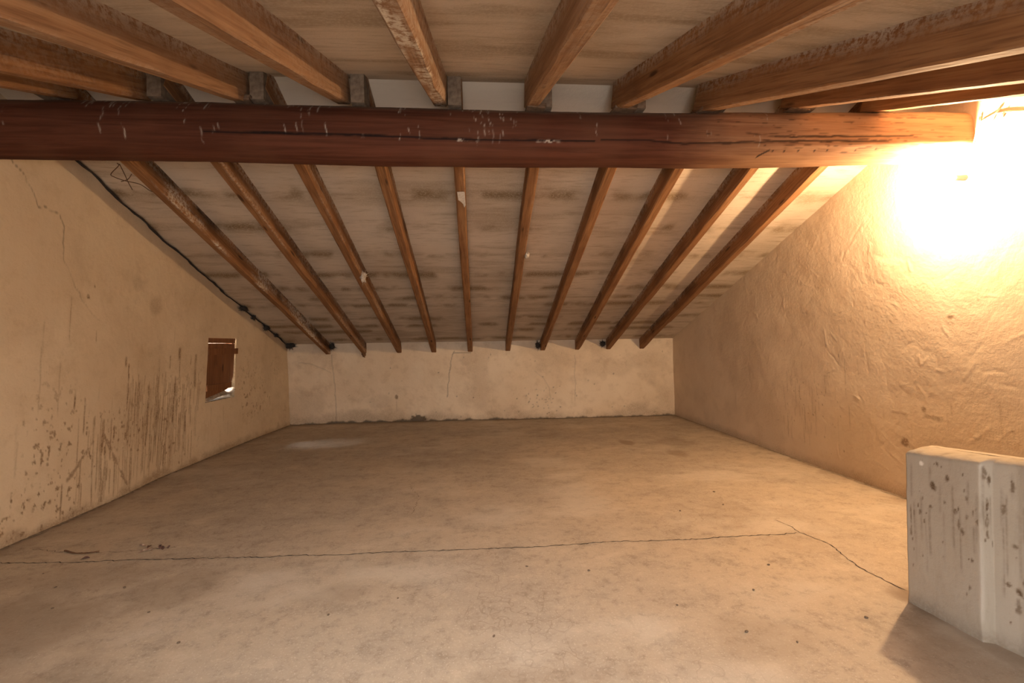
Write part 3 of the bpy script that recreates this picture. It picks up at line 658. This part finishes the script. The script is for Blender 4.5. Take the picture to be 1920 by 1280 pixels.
# ------------------------------------------------------------------ shuttered window in the left wall
win = bpy.data.objects.new('window_1', None); COL.objects.link(win)
xlo, xhi = (float(left_x(np.array([6.8]), np.array([z]))[0]) for z in (WZ0, WZ1))
win.location = (xlo - .016, WY0, WZ0); win.rotation_euler = (0, math.atan2(xhi - xlo, WZ1 - WZ0), 0)
tag(win, 'small wooden plank shutter closing the window hole in the left wall', kind='structure')
W, H = WY1 - WY0, WZ1 - WZ0
def part(name, me, mat, label=None):
    o = link(name, me, mat, win)
    if label: o['label'] = label
    return o
def plank(y0, y1, zb0, zb1, zt, t=.022, x=0.0, extra=None):
    """vertical board with a slanted lower end; x is the inner face"""
    out = [(y0, zb0)] + (extra or []) + [(y1, zb1), (y1, zt), (y0, zt)]
    n = len(out); V = [(x, a, b) for a, b in out] + [(x - t, a, b) for a, b in out]
    Fs = [tuple(range(n)), tuple(range(2 * n - 1, n - 1, -1))] + [(i, i + n, (i + 1) % n + n, (i + 1) % n) for i in range(n)]
    return poly_mesh('plank', V, Fs)
ZT = H - .074
for (a, b, z0, z1, xo, ex_) in [(.002, .256, .055, .085, 0, None), (.2575, .401, .085, .105, -.004, None), (.4025, .546, .108, .135, .002, None), (.5475, W - .003, .137, .315, -.003, [(.60, .150), (.645, .20)])]:
    part('plank', plank(a, b, z0, z1, ZT - (.006 if a > .5 else 0), x=xo, extra=ex_), M_SHUT)
part('batten', boxes_mesh('batten', [(.003, .034, .0, W + .03, ZT - .155, ZT - .07)]), M_SHUT, 'upper cross batten')
part('batten', boxes_mesh('batten', [(.002, .024, .02, W - .09, .155, .235)]), M_SHUT, 'lower cross batten')
part('lintel', boxes_mesh('lintel', [(-.10, .0, 0, W, H - .068, H)]), M_SHUT, 'dark timber lintel')
part('jamb', boxes_mesh('jamb', [(-.12, -.026, 0, .03, 0, H - .068)]), M_SHUT)
part('jamb', boxes_mesh('jamb', [(-.12, -.026, W - .03, W, .30, H - .068)]), M_SHUT)
# rough broken sill
sx = np.linspace(-.30, .03, 24); sy = np.linspace(0, W + .04, 40)
SX, SY = np.meshgrid(sx, sy, indexing='ij')
SZ = .046 + .085 * (SY / W) - .022 * sstep(.25, .6, SY) + .03 * (fbm(SX * 14, SY * 14, 4, 301) - .5) - 1.2 * np.clip(SX - .004, 0, 1) + .03 * np.exp(-((SY - W - .01) / .03) ** 2)
SZ = SZ + .065 * np.exp(-((SX + .045) / .03) ** 2) * sstep(.60, .52, SY) - .05 * sstep(-.07, -.2, SX)
me = raw_mesh('sill', np.stack([SX, SY, SZ], -1), grid_quads(24, 40)); part('sill', me, M_MORTAR, 'broken mortar sill')

# ------------------------------------------------------------------ parapet wall at the right
ya1 = np.arange(2.42, 2.064, -.006); xs1 = np.arange(2.442, 2.49, .004); ya2 = np.arange(2.040, 1.1, -.006)
fy1 = np.concatenate([ya1, 2.062 - .35 * (xs1 - 2.442), ya2]); fxl = np.concatenate([np.interp(-ya1, [-2.42, -2.06], [2.415, 2.441]), xs1, np.interp(-ya2, [-2.04, -1.96, -1.1], [2.491, 2.515, 2.56])])
ring = [(2.415, 2.42)] + list(zip(fxl[1:], fy1[1:])) + [(2.57, -.6), (2.87, -.6), (2.76, 1.1), (2.735, 2.0), (2.73, 2.40), (2.722, 2.47), (2.70, 2.51), (2.66, 2.528), (2.60, 2.515), (2.52, 2.475), (2.46, 2.443)]
ring = np.array(ring); m = len(ring)
Ht = np.interp(ring[:, 1], [-.6, 1.5, 1.86, 2.02, 2.42, 2.6], [.94, .91, .888, .868, .838, .836])
Ht = Ht + np.where((ring[:, 1] < 2.03), 0.0, 0)
zr_ = np.concatenate([np.linspace(-.03, 1, 112)])
K, T = np.meshgrid(np.arange(m), zr_, indexing='ij')
PX = ring[K, 0]; PY = ring[K, 1]; PZ = T * Ht[K]
nx = .012 * (fbm(PY * 5, PZ * 5, 4, 311) - .5) + .012 * sstep(.08, .0, PZ) * (fbm(PY * 12, PZ * 12, 3, 313) - .2)
PX = PX + np.where(K < len(fy1), -nx, nx)
stp = np.zeros_like(PX); dkp = np.zeros_like(PX); plp = np.zeros_like(PX)
fr = K < len(fy1)
arc = np.concatenate([[0], np.cumsum(np.hypot(np.diff(ring[:, 0]), np.diff(ring[:, 1])))])
PS = arc[K]                                                # distance along the face from its far corner
MK = [(2.274, .695, .022, .032), (2.206, .764, .014, .03), (2.291, .583, .012, .014), (2.345, .532, .009, .03), (2.397, .408, .009, .04), (2.397, .50, .006, .07), (2.377, .508, .006, .03), (2.155, .542, .009, .03), (2.138, .506, .014, .026), (2.041, .595, .012, .05), (2.039, .67, .011, .04), (2.041, .525, .013, .03), (2.116, .686, .012, .016), (2.072, .58, .010, .03), (1.943, .779, .012, .04), (1.933, .504, .02, .018), (1.92, .29, .02, .03), (1.928, .219, .018, .05), (1.978, .667, .018, .03), (2.255, .821, .012, .02), (2.05, .83, .014, .05), (2.03, .80, .012, .04), (2.09, .62, .008, .02), (2.22, .63, .01, .012), (2.17, .60, .015, .02), (1.96, .31, .016, .02), (1.90, .35, .014, .03)]
rp = random.Random(8)
MK = [(2.42 - y if y > 2.064 else .365 + (2.064 - y) * .95, z, a, b) for y, z, a, b in MK]
for i in range(60): MK.append((rp.uniform(.02, .75), rp.uniform(.12, .84), rp.uniform(.003, .006), rp.uniform(.005, .02)))
for i, (y0, z0, a, b_) in enumerate(MK):
    d = np.hypot((PS - y0) / (a * .75), (PZ - z0) / (b_ * .8)) + 1.0 * (fbm(PS * 70, PZ * 50, 2, i) - .5)
    stp = np.maximum(stp, fr * rp.uniform(.65, 1.0) * sstep(1.1, .55, d))
for i in range(34):
    y0 = rp.uniform(.02, .75); z0 = rp.uniform(.5, .86); B = stp.copy()
    drip(B, PS, PZ, y0, z0, z0 - rp.uniform(.08, .4), rp.uniform(.003, .006), rp.uniform(.2, .5), seed=i + 9, wob=.004); stp = np.where(fr, B, stp)
stp = np.maximum(stp, .35 * sstep(.09, .0, PZ + .08 * (fbm(PY * 9, PZ * 9, 3, 317) - .5)))
plp = np.maximum(plp, fr * .22 * np.exp(-((PS - .362) / .010) ** 2) * sstep(.3, .55, fbm(PY * 8, PZ * 6, 3, 318)))  # painted vertical highlight along the step edge
plp = np.maximum(plp, fr * .8 * sstep(1.2, .6, np.hypot((PY - 2.335) / .012, (PZ - .805) / .014)))
rows = [np.stack([PX, PY, PZ], -1)]                         # (m, nz, 3)
V = rows[0].reshape(-1, 3); nz = len(zr_)
stl, pll = stp.ravel(), plp.ravel()
i = np.arange(m); j = np.arange(nz - 1); I, J = np.meshgrid(i, j, indexing='ij'); I2 = (I + 1) % m
Q = np.stack([I * nz + J, I * nz + J + 1, I2 * nz + J + 1, I2 * nz + J], -1).reshape(-1, 4)
base = (i * nz + nz - 1); prev = base; Vs = [V]; off = len(V); Qs = [Q]
for k, (sh, dz) in enumerate([(.04, .010), (.12, .018), (.3, .026), (.55, .032), (.8, .034), (1.0, .034)]):   # crowned top
    cx = 2.575 + .05 * np.clip((2.4 - ring[:, 1]) / 2, 0, 1); cy = np.minimum(ring[:, 1], 2.36)
    P = np.stack([ring[:, 0] + (cx - ring[:, 0]) * sh, ring[:, 1] + (cy - ring[:, 1]) * sh, Ht + dz + .010 * (fbm(ring[:, 0] * 14 + k * .6, ring[:, 1] * 14, 3, 320) - .5)], -1)
    cur = off + i; Vs.append(P); off += m
    Qs.append(np.stack([prev, cur, np.roll(cur, -1), np.roll(prev, -1)], -1)); prev = cur
    stl = np.append(stl, .25 * sstep(.55, .7, fbm(P[:, 0] * 20, P[:, 1] * 20, 3, 5))); pll = np.append(pll, np.zeros(m))
V = np.vstack(Vs); Q = np.vstack(Qs)
par = link('parapet', raw_mesh('parapet', V - np.array([2.57, 2.0, 0]), Q, dict(stain=stl, pale=pll, dark=0 * stl)), M_PARA)
par.location = (2.57, 2.0, 0)
tag(par, 'low grey plastered parapet wall with brown splashes at the right of the floor', 'parapet')
bpy.context.view_layer.update()
# ------------------------------------------------------------------ bare bulb on the right wall, just under the end of the beam
def lathe(name, prof, seg=16):
    V, Fs = [], []
    for r, z in prof: V += [(r * math.cos(2 * math.pi * k / seg), r * math.sin(2 * math.pi * k / seg), z) for k in range(seg)]
    for a in range(len(prof) - 1):
        for k in range(seg): Fs.append((a * seg + k, a * seg + (k + 1) % seg, (a + 1) * seg + (k + 1) % seg, (a + 1) * seg + k))
    Fs.append(tuple(range(seg - 1, -1, -1))); Fs.append(tuple((len(prof) - 1) * seg + k for k in range(seg)))
    return poly_mesh(name, V, Fs, True)
mb, nt, bs = new_mat('glowing_bulb')
bs.inputs['Base Color'].default_value = (1, .9, .75, 1)
em = NB(nt); bs.inputs['Emission Color'].default_value = (*LAMP_COLOR, 1); bs.inputs['Emission Strength'].default_value = LAMP_STRENGTH
M_BULB = mb
M_SOCK = plain('white_porcelain', (0.85, 0.82, 0.76), 0.4, (0.8, 0.76, 0.7))
lamp = bpy.data.objects.new('wall_lamp', None); COL.objects.link(lamp); lamp.location = LAMP_POS
tag(lamp, 'bare glowing bulb in a holder on the right wall under the beam end', 'lamp')
def rw_x(y, z):
    tt = z / (float(ceil(np.array(3.8), np.array(y))) + .05); return float(rfoot(np.array(y)) * (1 - tt) + rhead(np.array(y)) * tt - right_relief(np.array(y), np.array(z))) + .008
wx = rw_x(LAMP_POS[1], LAMP_POS[2]) - LAMP_POS[0]            # distance from the bulb to the wall face
for nm, prof, mt in (('bulb', [(.004, -.042), (.018, -.039), (.028, -.028), (.032, -.012), (.030, .003), (.022, .018), (.015, .030), (.013, .040)], M_BULB),
                     ('socket', [(.014, .036), (.019, .040), (.020, .075), (.024, wx - .014)], M_SOCK), ('wall_plate', [(.026, wx - .016), (.040, wx - .012), (.042, wx + .006)], M_SOCK)):
    o = link(nm, lathe(nm, prof, 12), mt, lamp); o.rotation_euler = (0, math.pi / 2, 0)
cab = bpy.data.objects.new('lamp_cable', None); COL.objects.link(cab); cab.location = (3.80, 3.0, 3.09)
tag(cab, 'thin pale cable pinned to the right wall beside the beam end', 'cable')
CP = [(2.55, 2.99), (2.70, 3.01), (2.876, 3.051), (2.978, 3.10), (3.045, 3.118), (3.126, 3.11), (3.16, 3.07), (3.20, 2.96), (3.24, 2.87), (3.26, 2.835)]
link('cable', tube_mesh('cable', [(rw_x(y, z) - .008 - 3.80, y - 3.0, z - 3.09) for y, z in CP], .005, 6), M_SOCK, cab)
for (ya_, za_, yb_, zb_) in [(3.134, 3.145, 3.15, 3.075), (3.004, 3.14, 3.07, 3.07), (2.975, 3.10, 3.0, 3.065)]:
    link('cable_clip', tube_mesh('cable_clip', [(rw_x(ya_, za_) - .010 - 3.80, ya_ - 3.0, za_ - 3.09), (rw_x((ya_ + yb_) / 2, (za_ + zb_) / 2) - .02 - 3.80, (ya_ + yb_) / 2 - 3.0, (za_ + zb_) / 2 - 3.09), (rw_x(yb_, zb_) - .008 - 3.80, yb_ - 3.0, zb_ - 3.09)], .007, 6), M_SOCK, cab)

# ------------------------------------------------------------------ small things
def lump(name, loc, size, seed, mat, label, cat, group=None, spikes=0):
    import bmesh
    bm = bmesh.new(); bmesh.ops.create_icosphere(bm, subdivisions=3, radius=1.0)
    for v in bm.verts:
        n = float(fbm(v.co.x * 2.2 + 5, v.co.y * 2.2 + v.co.z * 3.1 + 5, 3, seed)) - .5
        v.co = v.co * (1 + 1.6 * n)
        v.co.x *= size[0]; v.co.y *= size[1]; v.co.z *= size[2]
    rr = random.Random(seed)
    for k in range(spikes):                              # ragged strands hanging out of the clump
        d = Vector((rr.gauss(0, 1), rr.gauss(0, 1), rr.gauss(-.3, 1))).normalized()
        a = Vector((d.x * size[0], d.y * size[1], d.z * size[2])) * .6; e = a * rr.uniform(1.4, 3.6) + Vector((rr.gauss(0, .02), rr.gauss(0, .02), rr.gauss(0, .02)))
        sd = d.orthogonal().normalized() * rr.uniform(.003, .008); sd2 = d.cross(sd).normalized() * sd.length
        vs_ = [bm.verts.new(a + sd), bm.verts.new(a - sd * .5 + sd2), bm.verts.new(a - sd * .5 - sd2), bm.verts.new(e)]
        for f in ((0, 1, 3), (1, 2, 3), (2, 0, 3)): bm.faces.new([vs_[i] for i in f])
    me = bpy.data.meshes.new(name); bm.to_mesh(me); bm.free()
    me.polygons.foreach_set('use_smooth', [True] * len(me.polygons))
    o = link(name, me, mat); o.location = loc
    return tag(o, label, cat, group)
G = 'sooty cobweb clumps under the far slope'
def cz(y): return float(ceil_far(0, y))
for k, (x, y, s, lb, hang) in enumerate([(-3.575, 7.26, (.05, .15, .05), 'largest black cobweb clump in the joint above the left wall', 0), (-3.60, 7.60, (.035, .06, .05), 'cobweb wisp just below the largest clump in the left ceiling joint', 0),
                               (-3.60, 8.05, (.05, .12, .055), 'middle cobweb clump in the left ceiling joint above the shutter', 0), (-3.60, 8.42, (.035, .05, .03), 'smallest cobweb speck in the left ceiling joint', 0),
                               (-3.56, 8.93, (.11, .08, .075), 'dense black cobweb filling the far left ceiling corner', .02), (-2.79, 8.93, (.07, .06, .08), 'black cobweb right of the foot of the first rafter', .04),
                               (1.175, 8.95, (.055, .04, .09), 'black soot clump beside the foot of the seventh rafter', .08), (2.48, 8.95, (.07, .04, .075), 'black cobweb between the feet of the eighth and ninth rafters', .07)]):
    lump('cobweb', (x, y, cz(y) - .03 - hang), tuple(q_ * .62 for q_ in s), 400 + k, M_SOOT, lb, 'cobweb', G, 110)
lump('plaster_lump', (-1.455, 5.94, 2.385), (.035, .06, .065), 431, M_LUMP, 'pale crumbly plaster lump stuck on the third rafter', 'plaster lump', None, 30)
lump('plaster_lump', (.60, 5.43, 2.56), (.028, .045, .035), 432, M_LUMP, 'small pale plaster crumb on the sixth rafter', 'plaster lump', None, 8)
lump('mud_nest', (-2.205, 8.96, 1.345), (.035, .03, .06), 433, plain('dried_mud', (.22, .11, .05), 1.0), 'brown mud lump hanging from the foot of the second rafter', 'mud lump')
# torn paper on the fifth rafter
pa = np.array([(-.030, -.14), (.040, -.145), (.043, .06), (.030, .10), (.018, .04), (-.005, .0), (-.025, -.02)])
V = [(a, b, 0) for a, b in pa] + [(a, b, .003) for a, b in pa]; n = len(pa)
pme = poly_mesh('paper_scrap', V, [tuple(range(n)), tuple(range(2 * n - 1, n - 1, -1))] + [(k, k + n, (k + 1) % n + n, (k + 1) % n) for k in range(n)])
ps = link('paper_scrap', pme, plain('old_paper', (.66, .60, .52), .9, (.5, .42, .34), 60)); ps.location = (-.146, 4.41, cz(4.41) - DROP - .007); ps.rotation_euler = (-math.atan(SF), 0, 0)
tag(ps, 'torn whitish paper scrap stuck under the fifth rafter', 'paper scrap')
# wire tangle by the first rafter
WP = [(-2.93, 3.95, 3.03), (-3.015, 4.079, 3.06), (-3.16, 4.19, 3.03), (-3.168, 4.241, 3.02), (-3.103, 4.274, 3.0), (-3.0, 4.30, 2.98), (-2.98, 4.40, 2.955), (-2.93, 4.42, 2.95), (-2.90, 4.37, 2.98)]
WP2 = [(-3.0, 4.07, 3.07), (-3.05, 4.2, 3.02), (-3.10, 4.30, 3.0), (-3.15, 4.42, 2.97)]; WP3 = [(-2.99, 4.19, 3.03), (-3.06, 4.25, 3.01), (-3.11, 4.27, 3.0), (-3.15, 4.29, 3.0)]
def smooth_pts(P, n=8):
    P = [Vector(p) for p in P]; out = []
    for i in range(len(P) - 1):
        p0, p1, p2, p3 = P[max(i - 1, 0)], P[i], P[i + 1], P[min(i + 2, len(P) - 1)]
        for k in range(n):
            t = k / n
            out.append(.5 * ((2 * p1) + (p2 - p0) * t + (2 * p0 - 5 * p1 + 4 * p2 - p3) * t * t + (3 * p1 - p0 - 3 * p2 + p3) * t ** 3))
    return out + [P[-1]]
wt = bpy.data.objects.new('wire_tangle', None); COL.objects.link(wt); wt.location = (-2.93, 3.95, 3.03)
tag(wt, 'loose rusty wire tangle hanging from the rafter beside the left wall', 'wire')
for P in (WP, WP2, WP3): link('strand', tube_mesh('strand', [p - Vector((-2.93, 3.95, 3.03)) for p in smooth_pts(P)], .0035, 5), M_WIRE, wt)
# twig and debris on the floor
tw = link('twig', tube_mesh('twig', [p - Vector((-3.0, 3.60, .006)) for p in smooth_pts([(-3.11, 3.65, .006), (-3.09, 3.635, .012), (-3.0, 3.60, .006), (-2.9, 3.589, .008), (-2.84, 3.612, .006)])], [.006] * 16 + [.0045] * 17, 6), M_WIRE); tw.location = (-3.0, 3.60, .006)
tag(tw, 'thin curved brown twig on the floor near the left wall', 'twig')
M_LEAF = plain('dry_leaf', (.50, .40, .30), .9, (.22, .12, .08), 40); M_LEAFD = plain('dark_leaf', (.17, .09, .07), .9)
rl = random.Random(3)
for k, (x, y, s) in enumerate([(-2.577, 3.678, .03), (-2.513, 3.652, .028), (-2.493, 3.579, .045), (-2.43, 3.643, .03), (-2.397, 3.621, .035), (-2.46, 3.60, .022), (-2.36, 3.63, .02), (-2.85, 3.50, .03)]):
    n = 9; P = [((s * (1 if i not in (0, n - 1) else .2)) * math.sin(math.pi * i / (n - 1)) * .35, s * (i / (n - 1) * 2 - 1)) for i in range(n)]
    V = [(a * (1 if sgn > 0 else -1), b, .003 + .010 * abs(a) / s * 2 + .006 * math.sin(b / s * 2 + k)) for sgn in (1, -1) for a, b in P]
    V = [(a, b, max(.001, c)) for a, b, c in V]
    mid = [(0, b, .002) for a, b in P]
    V += mid; Fs = []
    for i in range(n - 1): Fs += [(i, i + 1, 2 * n + i + 1, 2 * n + i), (n + i + 1, n + i, 2 * n + i, 2 * n + i + 1)]
    o = link('dry_leaf', poly_mesh('dry_leaf', V, Fs), M_LEAF if k in (0, 2, 5) else M_LEAFD); o.location = (x, y, .002); o.rotation_euler = (0, 0, rl.uniform(0, 6))
    tag(o, 'lone dark leaf scrap on the floor just in front of the twig' if k == 7 else ('pale curled leaf scrap' if k in (0, 2, 5) else 'dark brown leaf scrap') + ' in the little litter heap right of the twig', 'leaf', 'dry leaf litter')
M_PEB = plain('plaster_crumb', (.20, .14, .09), 1.0, (.10, .07, .05))
import bmesh
bm = bmesh.new(); bmesh.ops.create_icosphere(bm, subdivisions=1, radius=1)
for v in bm.verts: v.co *= 1 + .5 * (float(fbm(v.co.x * 3 + 4, v.co.y * 3 + v.co.z * 4 + 4, 2, 2)) - .5); v.co.z *= .6
pme = bpy.data.meshes.new('crumb'); bm.to_mesh(pme); bm.free(); pme.materials.append(M_PEB)
CR = [(-.50, 2.75), (.055, 2.342), (1.10, 2.512), (.70, 2.95), (-.86, 2.62), (1.62, 2.62), (2.05, 2.30), (1.75, 3.9), (-2.7, 3.1), (-2.25, 3.05), (-2.95, 3.3), (-2.5, 2.85), (-1.9, 2.75), (-1.55, 2.45), (1.35, 2.25), (2.3, 4.35), (2.2, 4.0), (.3, 3.05), (1.9, 2.9), (1.55, 2.15)]
for k, (x, y) in enumerate(CR):
    o = bpy.data.objects.new('crumb', pme); COL.objects.link(o); s = rl.uniform(.005, .0095); o.scale = (s, s * rl.uniform(.8, 1.6), s); o.location = (x, y, s * .5); o.rotation_euler = (0, 0, rl.uniform(0, 6))
    tag(o, 'tiny dark plaster crumb lying on the open concrete floor', 'crumb', 'crumbs on the floor')
